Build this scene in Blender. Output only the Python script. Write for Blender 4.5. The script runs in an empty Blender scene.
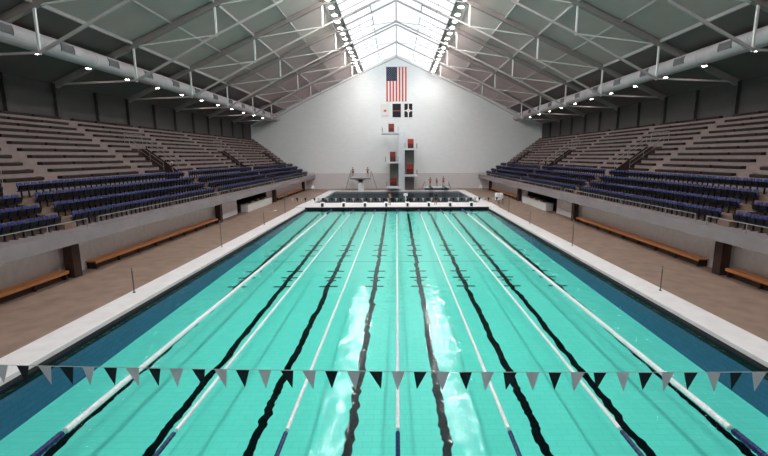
import bpy, bmesh, math, random
from mathutils import Vector, Matrix, noise
random.seed(7)
SC = bpy.context.scene
COL = SC.collection
PI = math.pi
H = 6.69            # camera height over the water
ONES = ['zeroth', 'first', 'second', 'third', 'fourth', 'fifth', 'sixth', 'seventh', 'eighth', 'ninth', 'tenth', 'eleventh', 'twelfth']
def nth(k):
    if k < len(ONES): return ONES[k]
    suf = 'th' if 10 < k % 100 < 14 else {1: 'st', 2: 'nd', 3: 'rd'}.get(k % 10, 'th')
    return '%d%s' % (k, suf)
SIDE = {-1: 'left', 1: 'right'}

# ------------------------------------------------------------------ materials
MATS = {}
def mat(name, col, rough=0.6, var=0.12, scale=3.0, metal=0.0, spec=0.3, bump=0.0, stretch=(1, 1, 1)):
    if name in MATS: return MATS[name]
    m = bpy.data.materials.new(name); m.use_nodes = True
    nt = m.node_tree; N = nt.nodes; L = nt.links
    b = N['Principled BSDF']
    b.inputs['Roughness'].default_value = rough
    b.inputs['Metallic'].default_value = metal
    b.inputs['Specular IOR Level'].default_value = spec
    tc = N.new('ShaderNodeTexCoord'); mp = N.new('ShaderNodeMapping'); mp.inputs['Scale'].default_value = stretch
    nz = N.new('ShaderNodeTexNoise'); nz.inputs['Scale'].default_value = scale; nz.inputs['Detail'].default_value = 4
    rp = N.new('ShaderNodeValToRGB')
    c0 = [max(0, c * (1 - var)) for c in col]; c1 = [min(1, c * (1 + var)) for c in col]
    rp.color_ramp.elements[0].position = 0.3; rp.color_ramp.elements[1].position = 0.7
    rp.color_ramp.elements[0].color = (*c0, 1); rp.color_ramp.elements[1].color = (*c1, 1)
    L.new(tc.outputs['Object'], mp.inputs['Vector']); L.new(mp.outputs['Vector'], nz.inputs['Vector'])
    L.new(nz.outputs['Fac'], rp.inputs['Fac']); L.new(rp.outputs['Color'], b.inputs['Base Color'])
    if bump:
        bp = N.new('ShaderNodeBump'); bp.inputs['Strength'].default_value = bump; bp.inputs['Distance'].default_value = 0.02
        L.new(nz.outputs['Fac'], bp.inputs['Height']); L.new(bp.outputs['Normal'], b.inputs['Normal'])
    MATS[name] = m
    return m

def brick_mat(name, c1, c2, mortar, w, h, msize, rough=0.6, axes='XZ', spec=0.3):
    m = bpy.data.materials.new(name); m.use_nodes = True
    nt = m.node_tree; N = nt.nodes; L = nt.links
    b = N['Principled BSDF']; b.inputs['Roughness'].default_value = rough; b.inputs['Specular IOR Level'].default_value = spec
    tc = N.new('ShaderNodeTexCoord'); sp = N.new('ShaderNodeSeparateXYZ'); cb = N.new('ShaderNodeCombineXYZ')
    L.new(tc.outputs['Object'], sp.inputs[0])
    L.new(sp.outputs[axes[0]], cb.inputs[0]); L.new(sp.outputs[axes[1]], cb.inputs[1])
    br = N.new('ShaderNodeTexBrick'); br.inputs['Scale'].default_value = 1.0
    br.inputs['Brick Width'].default_value = w; br.inputs['Row Height'].default_value = h
    br.inputs['Mortar Size'].default_value = msize
    br.inputs['Color1'].default_value = (*c1, 1); br.inputs['Color2'].default_value = (*c2, 1); br.inputs['Mortar'].default_value = (*mortar, 1)
    L.new(cb.outputs[0], br.inputs['Vector'])
    L.new(br.outputs['Color'], b.inputs['Base Color'])
    MATS[name] = m
    return m

def emit_mat(name, col, strength):
    m = bpy.data.materials.new(name); m.use_nodes = True
    nt = m.node_tree; nt.nodes.clear()
    e = nt.nodes.new('ShaderNodeEmission'); e.inputs[0].default_value = (*col, 1); e.inputs[1].default_value = strength
    o = nt.nodes.new('ShaderNodeOutputMaterial'); nt.links.new(e.outputs[0], o.inputs[0])
    MATS[name] = m
    return m

def glazing_mat(name, col, diff=0.25):
    m = bpy.data.materials.new(name); m.use_nodes = True
    nt = m.node_tree; nt.nodes.clear(); N = nt.nodes; L = nt.links
    t = N.new('ShaderNodeBsdfTranslucent'); d = N.new('ShaderNodeBsdfDiffuse')
    tc = N.new('ShaderNodeTexCoord'); nz = N.new('ShaderNodeTexNoise'); nz.inputs['Scale'].default_value = 0.4
    rp = N.new('ShaderNodeValToRGB')
    rp.color_ramp.elements[0].color = (*[c * 0.94 for c in col], 1); rp.color_ramp.elements[1].color = (*col, 1)
    L.new(tc.outputs['Object'], nz.inputs['Vector']); L.new(nz.outputs['Fac'], rp.inputs['Fac'])
    L.new(rp.outputs['Color'], t.inputs[0]); d.inputs[0].default_value = (0.8, 0.82, 0.82, 1)
    mx = N.new('ShaderNodeMixShader'); mx.inputs[0].default_value = diff
    L.new(t.outputs[0], mx.inputs[1]); L.new(d.outputs[0], mx.inputs[2])
    o = N.new('ShaderNodeOutputMaterial'); L.new(mx.outputs[0], o.inputs[0])
    MATS[name] = m
    return m

def water_mat(name, tint, ior, bumps, gcol=(0.95, 1, 1), rough=0.01):
    m = bpy.data.materials.new(name); m.use_nodes = True
    nt = m.node_tree; nt.nodes.clear(); N = nt.nodes; L = nt.links
    tr = N.new('ShaderNodeBsdfTransparent'); tr.inputs[0].default_value = (*tint, 1)
    gl = N.new('ShaderNodeBsdfGlossy'); gl.inputs['Roughness'].default_value = rough; gl.inputs[0].default_value = (*gcol, 1)
    fr = N.new('ShaderNodeFresnel'); fr.inputs['IOR'].default_value = ior
    tc = N.new('ShaderNodeTexCoord')
    prev = None
    for (scale, stretch, dist) in bumps:
        mp = N.new('ShaderNodeMapping'); mp.inputs['Scale'].default_value = stretch
        nz = N.new('ShaderNodeTexNoise'); nz.inputs['Scale'].default_value = scale; nz.inputs['Detail'].default_value = 2
        L.new(tc.outputs['Object'], mp.inputs['Vector']); L.new(mp.outputs['Vector'], nz.inputs['Vector'])
        bp = N.new('ShaderNodeBump'); bp.inputs['Strength'].default_value = 1.0; bp.inputs['Distance'].default_value = dist
        L.new(nz.outputs['Fac'], bp.inputs['Height'])
        if prev: L.new(prev.outputs['Normal'], bp.inputs['Normal'])
        prev = bp
    L.new(prev.outputs['Normal'], gl.inputs['Normal']); L.new(prev.outputs['Normal'], fr.inputs['Normal'])
    mx = N.new('ShaderNodeMixShader')
    L.new(fr.outputs[0], mx.inputs[0]); L.new(tr.outputs[0], mx.inputs[1]); L.new(gl.outputs[0], mx.inputs[2])
    o = N.new('ShaderNodeOutputMaterial'); L.new(mx.outputs[0], o.inputs[0])
    MATS[name] = m
    return m

M_DECK = mat('deck_tile', (0.285, 0.195, 0.155), 0.55, 0.16, 1.3, spec=0.3)
M_COPE = mat('white_coping', (0.80, 0.76, 0.77), 0.5, 0.05, 2.0)
M_GUTTER = mat('dark_gutter', (0.012, 0.014, 0.018), 0.6, 0.2, spec=0.1)
M_FLOORT = brick_mat('pool_floor_tile', (0.86, 0.86, 0.86), (0.82, 0.83, 0.84), (0.74, 0.76, 0.78), 0.5, 0.25, 0.012, 0.5, 'XY')
M_BLACK = mat('black_tile', (0.003, 0.003, 0.005), 0.9, 0.2, spec=0.0)
M_WALLT = brick_mat('pool_wall_tile', (0.20, 0.145, 0.31), (0.175, 0.135, 0.28), (0.14, 0.11, 0.22), 0.4, 0.2, 0.01, 0.5, 'YZ')
M_DIVEF = mat('dive_floor', (0.05, 0.05, 0.07), 0.6, 0.2)
M_WATER = water_mat('pool_water', (0.35, 0.89, 0.81), 1.24, [(1.0, (1, 1, 1), 0.030), (2.8, (1, 0.8, 1), 0.014), (7.0, (1, 1, 1), 0.004)])
M_DIVEW = water_mat('dive_water', (0.22, 0.42, 0.50), 1.09, [(1.2, (1, 1, 1), 0.05), (4.0, (1, 1, 1), 0.03)], (0.38, 0.42, 0.46), 0.05)
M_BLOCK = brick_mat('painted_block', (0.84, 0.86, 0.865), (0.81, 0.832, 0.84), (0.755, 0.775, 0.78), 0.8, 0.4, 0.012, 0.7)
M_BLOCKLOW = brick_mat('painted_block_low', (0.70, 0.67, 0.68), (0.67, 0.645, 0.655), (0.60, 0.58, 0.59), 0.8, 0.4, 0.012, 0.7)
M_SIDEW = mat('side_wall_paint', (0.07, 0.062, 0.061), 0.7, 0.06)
M_UNDERW = mat('under_wall_paint', (0.86, 0.80, 0.81), 0.7, 0.06)
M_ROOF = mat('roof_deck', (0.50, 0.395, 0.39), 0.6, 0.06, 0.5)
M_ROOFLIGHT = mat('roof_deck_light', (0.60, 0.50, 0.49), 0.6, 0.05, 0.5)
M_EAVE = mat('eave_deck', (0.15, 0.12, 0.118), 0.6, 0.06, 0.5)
M_RIDGE = glazing_mat('ridge_panel', (0.86, 0.87, 0.88), 0.15)
M_GLAZE = glazing_mat('skylight_glazing', (0.97, 0.98, 0.98), 0.05)
M_STEEL = mat('painted_steel', (0.48, 0.43, 0.435), 0.45, 0.05)
M_POST = mat('post_white', (0.76, 0.74, 0.74), 0.45, 0.05)
M_RAFTER = mat('rafter_shaded', (0.30, 0.255, 0.25), 0.6, 0.06)  # dim light on the chord undersides is put into this colour
M_PURLIN = mat('purlin_paint', (0.48, 0.425, 0.43), 0.5, 0.05)
M_DARK = mat('dark_bronze', (0.05, 0.045, 0.045), 0.6, 0.15)
M_DUCT = mat('duct_paint', (0.50, 0.455, 0.485), 0.5, 0.06, 1.5)
M_GRILLE = mat('grille_dark', (0.15, 0.14, 0.15), 0.5, 0.3, 30.0, stretch=(1, 6, 1))
M_WHITE = mat('white_paint', (0.82, 0.82, 0.81), 0.5, 0.04)
M_LAMPH = mat('lamp_housing', (0.80, 0.80, 0.78), 0.4, 0.04)
M_LENS = emit_mat('lamp_lens', (1.0, 0.965, 0.92), 230.0)
M_LENS2 = emit_mat('downlight_lens', (1.0, 0.96, 0.9), 40.0)
M_FASCIA = mat('fascia_concrete', (0.245, 0.205, 0.215), 0.7, 0.07, 1.2)
M_STEP = mat('lower_step_concrete', (0.19, 0.13, 0.10), 0.75, 0.12, 2.0)
M_TREAD = mat('upper_step_concrete', (0.255, 0.195, 0.185), 0.75, 0.08, 2.0)
M_PLANK = mat('dark_bench_plank', (0.020, 0.012, 0.011), 0.7, 0.3, 4.0, stretch=(1, 0.1, 1))  # near-black planks form the dark stripe of each row
M_BRACKET = mat('bench_bracket', (0.10, 0.085, 0.08), 0.6, 0.1)
M_SEATBLUE = mat('seat_blue', (0.012, 0.018, 0.125), 0.45, 0.12, 3.0, spec=0.4)
M_SEATNAVY = mat('seat_navy', (0.005, 0.005, 0.010), 0.5, 0.15)
M_RAILG = mat('rail_grey', (0.30, 0.29, 0.30), 0.4, 0.05)
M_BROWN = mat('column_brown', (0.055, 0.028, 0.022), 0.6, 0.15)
M_OAK = mat('orange_wood', (0.52, 0.205, 0.075), 0.5, 0.2, 3.0, stretch=(4, 0.3, 4))
M_OAKD = mat('bench_base_dark', (0.04, 0.02, 0.015), 0.6, 0.2)
M_FLOATW = mat('float_white', (0.84, 0.82, 0.84), 0.4, 0.06, 6.0)
M_FLOATB = mat('float_navy', (0.012, 0.02, 0.10), 0.4, 0.2, 6.0)
M_PENB = mat('pennant_black', (0.008, 0.008, 0.014), 0.6, 0.2)
M_PENG = mat('pennant_grey', (0.62, 0.58, 0.62), 0.6, 0.06)
def add_translucency(m, col, f):
    nt = m.node_tree; out = nt.nodes['Material Output']; b = nt.nodes['Principled BSDF']
    tl = nt.nodes.new('ShaderNodeBsdfTranslucent'); tl.inputs[0].default_value = (*col, 1)
    mx = nt.nodes.new('ShaderNodeMixShader'); mx.inputs[0].default_value = f
    nt.links.new(b.outputs[0], mx.inputs[1]); nt.links.new(tl.outputs[0], mx.inputs[2]); nt.links.new(mx.outputs[0], out.inputs['Surface'])
add_translucency(M_PENG, (0.7, 0.66, 0.70), 0.5)
M_CORD = mat('cord_grey', (0.45, 0.45, 0.47), 0.6, 0.05)
M_POLE = mat('pole_dark', (0.12, 0.10, 0.09), 0.5, 0.1)
M_CONC = mat('tower_concrete', (0.78, 0.82, 0.86), 0.7, 0.06)
M_CONCD = mat('tower_panel_grey', (0.27, 0.26, 0.26), 0.7, 0.1, 2.0, stretch=(1, 1, 5))  # darker grey for the slatted panels under the platforms
M_RED = mat('screen_red', (0.36, 0.035, 0.025), 0.55, 0.15)
M_REDB = mat('screen_brown', (0.20, 0.035, 0.025), 0.55, 0.2)
M_REDD = mat('screen_dark', (0.09, 0.02, 0.017), 0.55, 0.2)
M_FLAGR = mat('flag_red', (0.62, 0.10, 0.075), 0.7, 0.08)
M_FLAGW = mat('flag_white', (0.80, 0.76, 0.74), 0.7, 0.04)
M_FLAGB = mat('flag_blue', (0.03, 0.035, 0.07), 0.7, 0.1)
M_BANB = mat('banner_black', (0.012, 0.013, 0.02), 0.7, 0.15)
M_ORANGE = mat('banner_orange', (0.55, 0.13, 0.05), 0.7, 0.1)
M_BANW = mat('banner_white', (0.78, 0.77, 0.76), 0.7, 0.03)
M_GREYTXT = mat('banner_grey', (0.42, 0.42, 0.42), 0.7, 0.1)
M_SKIN = mat('skin', (0.42, 0.19, 0.115), 0.55, 0.1)
M_HAIR = mat('hair_dark', (0.03, 0.018, 0.012), 0.6, 0.2)
M_SWIM = mat('swim_dark', (0.02, 0.02, 0.04), 0.6, 0.2)
M_SHIRTD = mat('shirt_dark', (0.025, 0.025, 0.03), 0.7, 0.2)
M_SHIRTW = mat('shirt_white', (0.8, 0.78, 0.76), 0.7, 0.05)
M_GREEN = mat('board_stand_green', (0.03, 0.06, 0.06), 0.5, 0.2)
M_BOARD = mat('springboard_grip', (0.40, 0.44, 0.45), 0.6, 0.08)
M_CHROME = mat('rail_steel', (0.32, 0.32, 0.33), 0.35, 0.05, metal=0.6)
M_BOXBR = mat('brown_box', (0.22, 0.11, 0.07), 0.6, 0.15)
M_RECESS = mat('recess_dark', (0.06, 0.055, 0.055), 0.6, 0.15)  # walls inside the recess coloured dark all over

# ------------------------------------------------------------------ mesh builder
class MB:
    def __init__(s): s.v = []; s.f = []; s.m = []
    def add(s, vs, fs, m=0):
        o = len(s.v); s.v += [tuple(p) for p in vs]
        for f in fs: s.f.append([i + o for i in f]); s.m.append(m)
        return s
    def box(s, x0, x1, y0, y1, z0, z1, m=0):
        x0, x1 = min(x0, x1), max(x0, x1); y0, y1 = min(y0, y1), max(y0, y1); z0, z1 = min(z0, z1), max(z0, z1)
        vs = [(x, y, z) for z in (z0, z1) for y in (y0, y1) for x in (x0, x1)]
        return s.add(vs, [(0, 2, 3, 1), (4, 5, 7, 6), (0, 1, 5, 4), (2, 6, 7, 3), (0, 4, 6, 2), (1, 3, 7, 5)], m)
    def cbox(s, x0, x1, y0, y1, z0, z1, b, m=0):
        """box with chamfered vertical and top edges"""
        x0, x1 = min(x0, x1), max(x0, x1); y0, y1 = min(y0, y1), max(y0, y1)
        def ring(x0, x1, y0, y1, z, b): return [(x0 + b, y0, z), (x1 - b, y0, z), (x1, y0 + b, z), (x1, y1 - b, z), (x1 - b, y1, z), (x0 + b, y1, z), (x0, y1 - b, z), (x0, y0 + b, z)]
        r = [ring(x0, x1, y0, y1, z0, b), ring(x0, x1, y0, y1, z1 - b, b), ring(x0 + b, x1 - b, y0 + b, y1 - b, z1, b)]
        vs = r[0] + r[1] + r[2]; fs = [tuple(range(7, -1, -1)), tuple(range(16, 24))]
        for k in (0, 8):
            for i in range(8): fs.append((k + i, k + (i + 1) % 8, k + 8 + (i + 1) % 8, k + 8 + i))
        return s.add(vs, fs, m)
    def bar(s, p, q, w, h, m=0, up=(0, 0, 1)):
        p, q = Vector(p), Vector(q); d = (q - p).normalized(); u = Vector(up)
        a = d.cross(u)
        if a.length < 1e-4: a = d.cross(Vector((0, 1, 0)))
        a.normalize(); b = a.cross(d)
        vs = []
        for c in (p, q):
            for (i, j) in ((-1, -1), (1, -1), (1, 1), (-1, 1)): vs.append(c + a * (i * w / 2) + b * (j * h / 2))
        return s.add(vs, [(3, 2, 1, 0), (4, 5, 6, 7), (0, 1, 5, 4), (1, 2, 6, 5), (2, 3, 7, 6), (3, 0, 4, 7)], m)
    def tube(s, p, q, r, n=8, m=0, r2=None):
        p, q = Vector(p), Vector(q); d = (q - p).normalized()
        a = d.cross(Vector((0, 0, 1)))
        if a.length < 1e-4: a = Vector((1, 0, 0))
        a.normalize(); b = d.cross(a); r2 = r if r2 is None else r2
        vs = [c + (a * math.cos(2 * PI * i / n) + b * math.sin(2 * PI * i / n)) * rr for c, rr in ((p, r), (q, r2)) for i in range(n)]
        fs = [tuple(range(n - 1, -1, -1)), tuple(range(n, 2 * n))] + [(i, (i + 1) % n, n + (i + 1) % n, n + i) for i in range(n)]
        return s.add(vs, fs, m)
    def path(s, pts, r, n=6, m=0):
        for a, b in zip(pts, pts[1:]): s.tube(a, b, r, n, m)
        return s
    def lathe(s, c, prof, n=12, m=0, axis='Z'):
        c = Vector(c); vs = []
        for (r, t) in prof:
            for i in range(n):
                x, y = r * math.cos(2 * PI * i / n), r * math.sin(2 * PI * i / n)
                vs.append(c + (Vector((x, y, t)) if axis == 'Z' else Vector((x, t, y)) if axis == 'Y' else Vector((t, x, y))))
        fs = [tuple(range(n)), tuple(range((len(prof) - 1) * n, len(prof) * n))]
        for k in range(len(prof) - 1):
            for i in range(n): fs.append((k * n + i, k * n + (i + 1) % n, (k + 1) * n + (i + 1) % n, (k + 1) * n + i))
        return s.add(vs, fs, m)
    def prism(s, poly, vec, m=0):
        vec = Vector(vec); P = [Vector(p) for p in poly]; n = len(P)
        vs = P + [p + vec for p in P]
        return s.add(vs, [tuple(range(n)), tuple(range(2 * n - 1, n - 1, -1))] + [(i, n + i, n + (i + 1) % n, (i + 1) % n) for i in range(n)], m)
    def build(s, name, mats, parent=None, smooth=False, loc=None):
        me = bpy.data.meshes.new(name); me.from_pydata(s.v, [], s.f)
        for mm in (mats if isinstance(mats, (list, tuple)) else [mats]): me.materials.append(mm)
        me.polygons.foreach_set('material_index', s.m)
        bm = bmesh.new(); bm.from_mesh(me); bmesh.ops.recalc_face_normals(bm, faces=bm.faces); bm.to_mesh(me); bm.free()
        if smooth: me.polygons.foreach_set('use_smooth', [True] * len(me.polygons))
        me.update()
        o = bpy.data.objects.new(name, me); COL.objects.link(o)
        if parent is not None: o.parent = parent
        if loc is not None: o.location = loc
        return o

def tag(o, label=None, cat=None, group=None, kind=None):
    if label: o['label'] = label
    if cat: o['category'] = cat
    if group: o['group'] = group
    if kind: o['kind'] = kind
    return o
def empty(name, loc, label, cat, group=None, rz=0):
    o = bpy.data.objects.new(name, None); COL.objects.link(o); o.location = loc; o.rotation_euler = (0, 0, rz); o.empty_display_size = 0.2
    return tag(o, label, cat, group)
KIDS = {}
def kids(o):
    return [c for c in COL.objects if c.parent == o]
def copy_thing(root, parts, loc, rz=None, label=None, group=None):
    r = root.copy(); COL.objects.link(r); r.location = loc
    if rz is not None: r.rotation_euler = (0, 0, rz)
    if label: r['label'] = label
    if group: r['group'] = group
    for p in parts:
        c = p.copy(); COL.objects.link(c); c.parent = r
    return r
def struct(o, label, cat): return tag(o, label, cat, kind='structure')

# ------------------------------------------------------------------ key dimensions
PW, PY0, PY1 = 11.43, 3.9, 53.9           # pool half width, near and far end
DZ = 0.2                                   # deck level
YW, YN, XW = 86.5, -10.0, 28.8             # far wall, near wall, side walls
BAY0, BAY = 27.5, 9.84                     # trusses
TR = [BAY0 + BAY * i for i in range(6)]
NX = [7.6, 14.8, 21.75]
def ztop(x): return 25.97 - 0.456 * abs(x)
ZB = {0: 23.3, 7.6: 19.95, 14.8: 16.57, 21.75: 13.0}
def depth(y): return 1.6 - 0.0237 * y      # apparent pool depth
VOMS = [22.58, 42.26, 61.94, 81.6]
AIS = [22.95, 42.5, 62.1, 81.7]            # lower aisles and stair openings
LANES = [2.743 * (k - 3.5) for k in range(8)]
ROPES = [2.743 * (k - 3) for k in range(7)]

# ------------------------------------------------------------------ floor, pools
BZ = 0.29                                  # raised deck between the pools
D0, D1, DW = 59.3, 81.0, 11.7              # diving pool
b = MB()
for s in (-1, 1): b.box(s * 13.0, s * XW, YN, YW, -0.3, DZ)
b.box(-13, 13, YN, PY0 - 1.3, -0.3, DZ); b.box(-13, 13, D1 + 1.3, YW, -0.3, DZ)
for s in (-1, 1): b.box(s * (DW + 1.3), s * 13.0, 58.0, D1 + 1.3, -0.3, DZ) if DW + 1.3 < 13 else None
struct(b.build('floor', M_DECK), 'brown tiled pool deck around both pools', 'floor')
b = MB()
for s in (-1, 1): b.box(s * 11.68, s * 13.0, PY0 - 1.3, PY1 + 0.2, -0.3, DZ + 0.012); b.box(s * DW, s * 13.0, D0, D1 + 1.3, -0.3, DZ + 0.012)
b.box(-11.68, 11.68, PY0 - 1.3, PY0 - 0.25, -0.3, DZ + 0.012)
b.box(-13, 13, PY1 + 0.22, D0, -0.3, BZ)
b.box(-DW, DW, D1, D1 + 1.3, -0.3, DZ + 0.012)
struct(b.build('trim_1', M_COPE), 'white coping band round the edges of both pools', 'pool coping')
b = MB()
for s in (-1, 1): b.box(s * PW, s * 11.68, PY0 - 0.25, PY1 + 0.25, -0.2, 0.06)
b.box(-PW - .25, PW + .25, PY1, PY1 + 0.215, -0.2, BZ - .03); b.box(-PW, PW, PY0 - 0.25, PY0, -0.2, 0.06)
struct(b.build('trim_2', M_GUTTER), 'dark overflow gutter running round the swimming pool', 'pool gutter')
# basin walls
b = MB()
for s in (-1, 1): b.box(s * PW, s * (PW + 0.24), PY0, PY1, -2.0, -0.2)
b.box(-PW - 0.2, PW + 0.2, PY0 - 0.24, PY0, -2.0, -0.2); b.box(-PW - 0.2, PW + 0.2, PY1, PY1 + 0.24, -2.0, -0.2)
struct(b.build('pool_wall', M_WALLT), 'blue tiled side walls of the swimming pool under water', 'pool wall')
# basin floor with lane lines
b = MB()
b.add([(-PW, PY0, -depth(PY0)), (PW, PY0, -depth(PY0)), (PW, PY1, -depth(PY1)), (-PW, PY1, -depth(PY1))], [(0, 1, 2, 3)], 0)
def wob(y, k):
    a = 1.0 if y < 30 else max(0.25, 1.0 - (y - 30) / 20)
    nz = lambda f, o: noise.noise(Vector((y * f, k * 7.31 + o, o * 3.7)))
    return a * (0.09 * nz(0.55, 0.2) + 0.075 * nz(1.6, 4.1) + (0.07 if y < 14 else 0.035) * nz(5.0, 8.7))
for k, x in enumerate(LANES):
    vs = []; n = 0; y = PY0 + 2.0
    while y <= PY1 - 1.5:
        w = 0.135 + 0.012 * math.sin(y * 3.1 + k)
        z = -depth(y) + 0.006
        j = wob(y, k)
        vs += [(x + j - w, y, z), (x + j + w + 0.012 * math.sin(y * 8.3 + k), y, z)]
        n += 1; y += 0.12
    b.add(vs, [(2 * i, 2 * i + 1, 2 * i + 3, 2 * i + 2) for i in range(n - 1)], 1)
    for yc in (-4.25, -3.1, -2.5, -1.1, 3.0, 4.7, 6.4):
        y = 28.9 + yc; ln = 0.55 if yc != -3.1 else 0.3; w = 0.105
        b.add([(x - ln, y - w, -depth(y - w) + 0.009), (x + ln, y - w, -depth(y - w) + 0.009), (x + ln, y + w, -depth(y + w) + 0.009), (x - ln, y + w, -depth(y + w) + 0.009)], [(0, 1, 2, 3)], 1)
    b.add([(x - 0.5, PY1 - 1.7, -depth(PY1 - 1.7) + 0.009), (x + 0.5, PY1 - 1.7, -depth(PY1 - 1.7) + 0.009), (x + 0.5, PY1 - 1.45, -depth(PY1 - 1.45) + 0.009), (x - 0.5, PY1 - 1.45, -depth(PY1 - 1.45) + 0.009)], [(0, 1, 2, 3)], 1)
    b.box(x - 0.13, x + 0.13, PY1 - 0.004, PY1 + 0.01, -0.32, -0.02, 1)
y = 30.2
b.add([(-PW, y, -depth(y) + 0.004), (PW, y, -depth(y) + 0.004), (PW, y + 0.1, -depth(y + 0.1) + 0.004), (-PW, y + 0.1, -depth(y + 0.1) + 0.004)], [(0, 1, 2, 3)], 2)
M_SEAM = mat('pool_seam', (0.30, 0.31, 0.33), 0.6, 0.1)
struct(b.build('pool_floor', [M_FLOORT, M_BLACK, M_SEAM]), 'pale tiled pool bottom with eight black lane lines and cross marks', 'pool floor')
b = MB(); b.add([(-PW, PY0, 0), (PW, PY0, 0), (PW, PY1, 0), (-PW, PY1, 0)], [(0, 1, 2, 3)])
struct(b.build('pool_water', M_WATER), 'clear turquoise water of the swimming pool with the lanes', 'water')
b = MB()
for s in (-1, 1): b.box(s * DW, s * (DW + 0.2), D0, D1, -4, -0.3)
b.box(-DW, DW, D0 - 0.2, D0, -4, -0.3); b.box(-DW, DW, D1, D1 + 0.2, -4, -0.3); b.box(-DW, DW, D0, D1, -4.2, -4)
struct(b.build('diving_pool_floor', M_DIVEF), 'dark deep basin of the diving pool', 'pool floor')
b = MB(); b.add([(-DW, D0, 0), (DW, D0, 0), (DW, D1, 0), (-DW, D1, 0)], [(0, 1, 2, 3)])
struct(b.build('diving_pool_water', M_DIVEW), 'dark blue-grey water of the diving pool by the tower', 'water')

# ------------------------------------------------------------------ walls, roof
b = MB()
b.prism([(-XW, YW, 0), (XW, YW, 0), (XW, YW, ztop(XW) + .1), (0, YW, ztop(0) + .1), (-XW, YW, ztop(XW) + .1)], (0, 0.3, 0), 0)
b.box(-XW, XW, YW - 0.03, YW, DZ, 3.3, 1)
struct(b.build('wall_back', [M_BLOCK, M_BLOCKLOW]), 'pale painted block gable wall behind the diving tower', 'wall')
b = MB(); b.prism([(-XW, YN, 0), (XW, YN, 0), (XW, YN, ztop(XW) + .1), (0, YN, ztop(0) + .1), (-XW, YN, ztop(XW) + .1)], (0, -0.3, 0), 0)
struct(b.build('wall_front', M_BLOCK), 'pale painted gable wall at the near end of the hall', 'wall')
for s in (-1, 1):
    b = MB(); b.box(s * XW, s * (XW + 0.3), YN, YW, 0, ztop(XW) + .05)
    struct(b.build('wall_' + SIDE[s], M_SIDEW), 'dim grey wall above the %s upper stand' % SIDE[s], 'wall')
    b = MB()
    def slopebox(x0, x1, t, m, y0=YN, y1=YW):
        b.prism([(s * x0, y0, ztop(x0) + .0), (s * x1, y0, ztop(x1)), (s * x1, y0, ztop(x1) + t), (s * x0, y0, ztop(x0) + t)], (0, y1 - y0, 0), m)
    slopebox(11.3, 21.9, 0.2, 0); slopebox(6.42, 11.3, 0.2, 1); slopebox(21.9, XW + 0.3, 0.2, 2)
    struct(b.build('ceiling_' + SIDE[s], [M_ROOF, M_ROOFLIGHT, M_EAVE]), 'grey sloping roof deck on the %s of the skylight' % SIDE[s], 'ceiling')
    b = MB(); slopebox(3.1, 6.42, 0.03, 0)
    sk = struct(b.build('window_%d' % (1 if s < 0 else 2), M_GLAZE), 'bright skylight glazing strip on the %s of the ridge' % SIDE[s], 'window')
    mu = MB()
    y = YN + 1.0
    while y < YW:
        mu.bar((s * 3.1, y, ztop(3.1) - .05), (s * 6.42, y, ztop(6.42) - .05), 0.09, 0.1); y += BAY / 4
    mu.bar((s * 4.85, YN, ztop(4.85) - .04), (s * 4.85, YW, ztop(4.85) - .04), 0.07, 0.08)
    mu.build('mullion', M_STEEL, sk)
    b = MB(); b.bar((s * 6.42, YN, ztop(6.42) - .16), (s * 6.42, YW, ztop(6.42) - .16), 0.09, 0.2)
    struct(b.build('trim_%d' % (3 if s < 0 else 4), M_POLE), 'dark edge beam along the outer side of the %s skylight' % SIDE[s], 'trim')
    b = MB()
    y = 0
    while y < YW - 4:
        b.bar((s * 3.1, y, ztop(3.1) - .12), (s * 3.1, y + 3.4, ztop(3.1) - .12), 0.12, 0.18); y += BAY / 2
    struct(b.build('trim_%d' % (5 if s < 0 else 6), M_CHROME), 'broken dark strip along the inner side of the %s skylight' % SIDE[s], 'trim')
b = MB()
b.prism([(-3.1, YN, ztop(3.1)), (0, YN, ztop(0)), (3.1, YN, ztop(3.1)), (3.1, YN, ztop(3.1) + .03), (0, YN, ztop(0) + .03), (-3.1, YN, ztop(3.1) + .03)], (0, YW - YN, 0))
struct(b.build('window_3', M_RIDGE), 'milky bluish-white panel band along the roof ridge', 'window')

# purlins
for s in (-1, 1):
    for k, (x, w, h) in enumerate([(7.6, .15, .2), (11.3, .11, .14), (14.8, .15, .22), (18.4, .11, .14), (21.75, .17, .24), (25.3, .11, .14)]):
        b = MB(); b.bar((s * x, YN, ztop(x) - h / 2 - .02), (s * x, YW, ztop(x) - h / 2 - .02), w, h)
        tag(b.build('roof_beam', M_PURLIN), 'long light roof beam, %s out from the skylight on the %s slope' % (nth(k + 1), SIDE[s]), 'beam', 'long roof beams')
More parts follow.
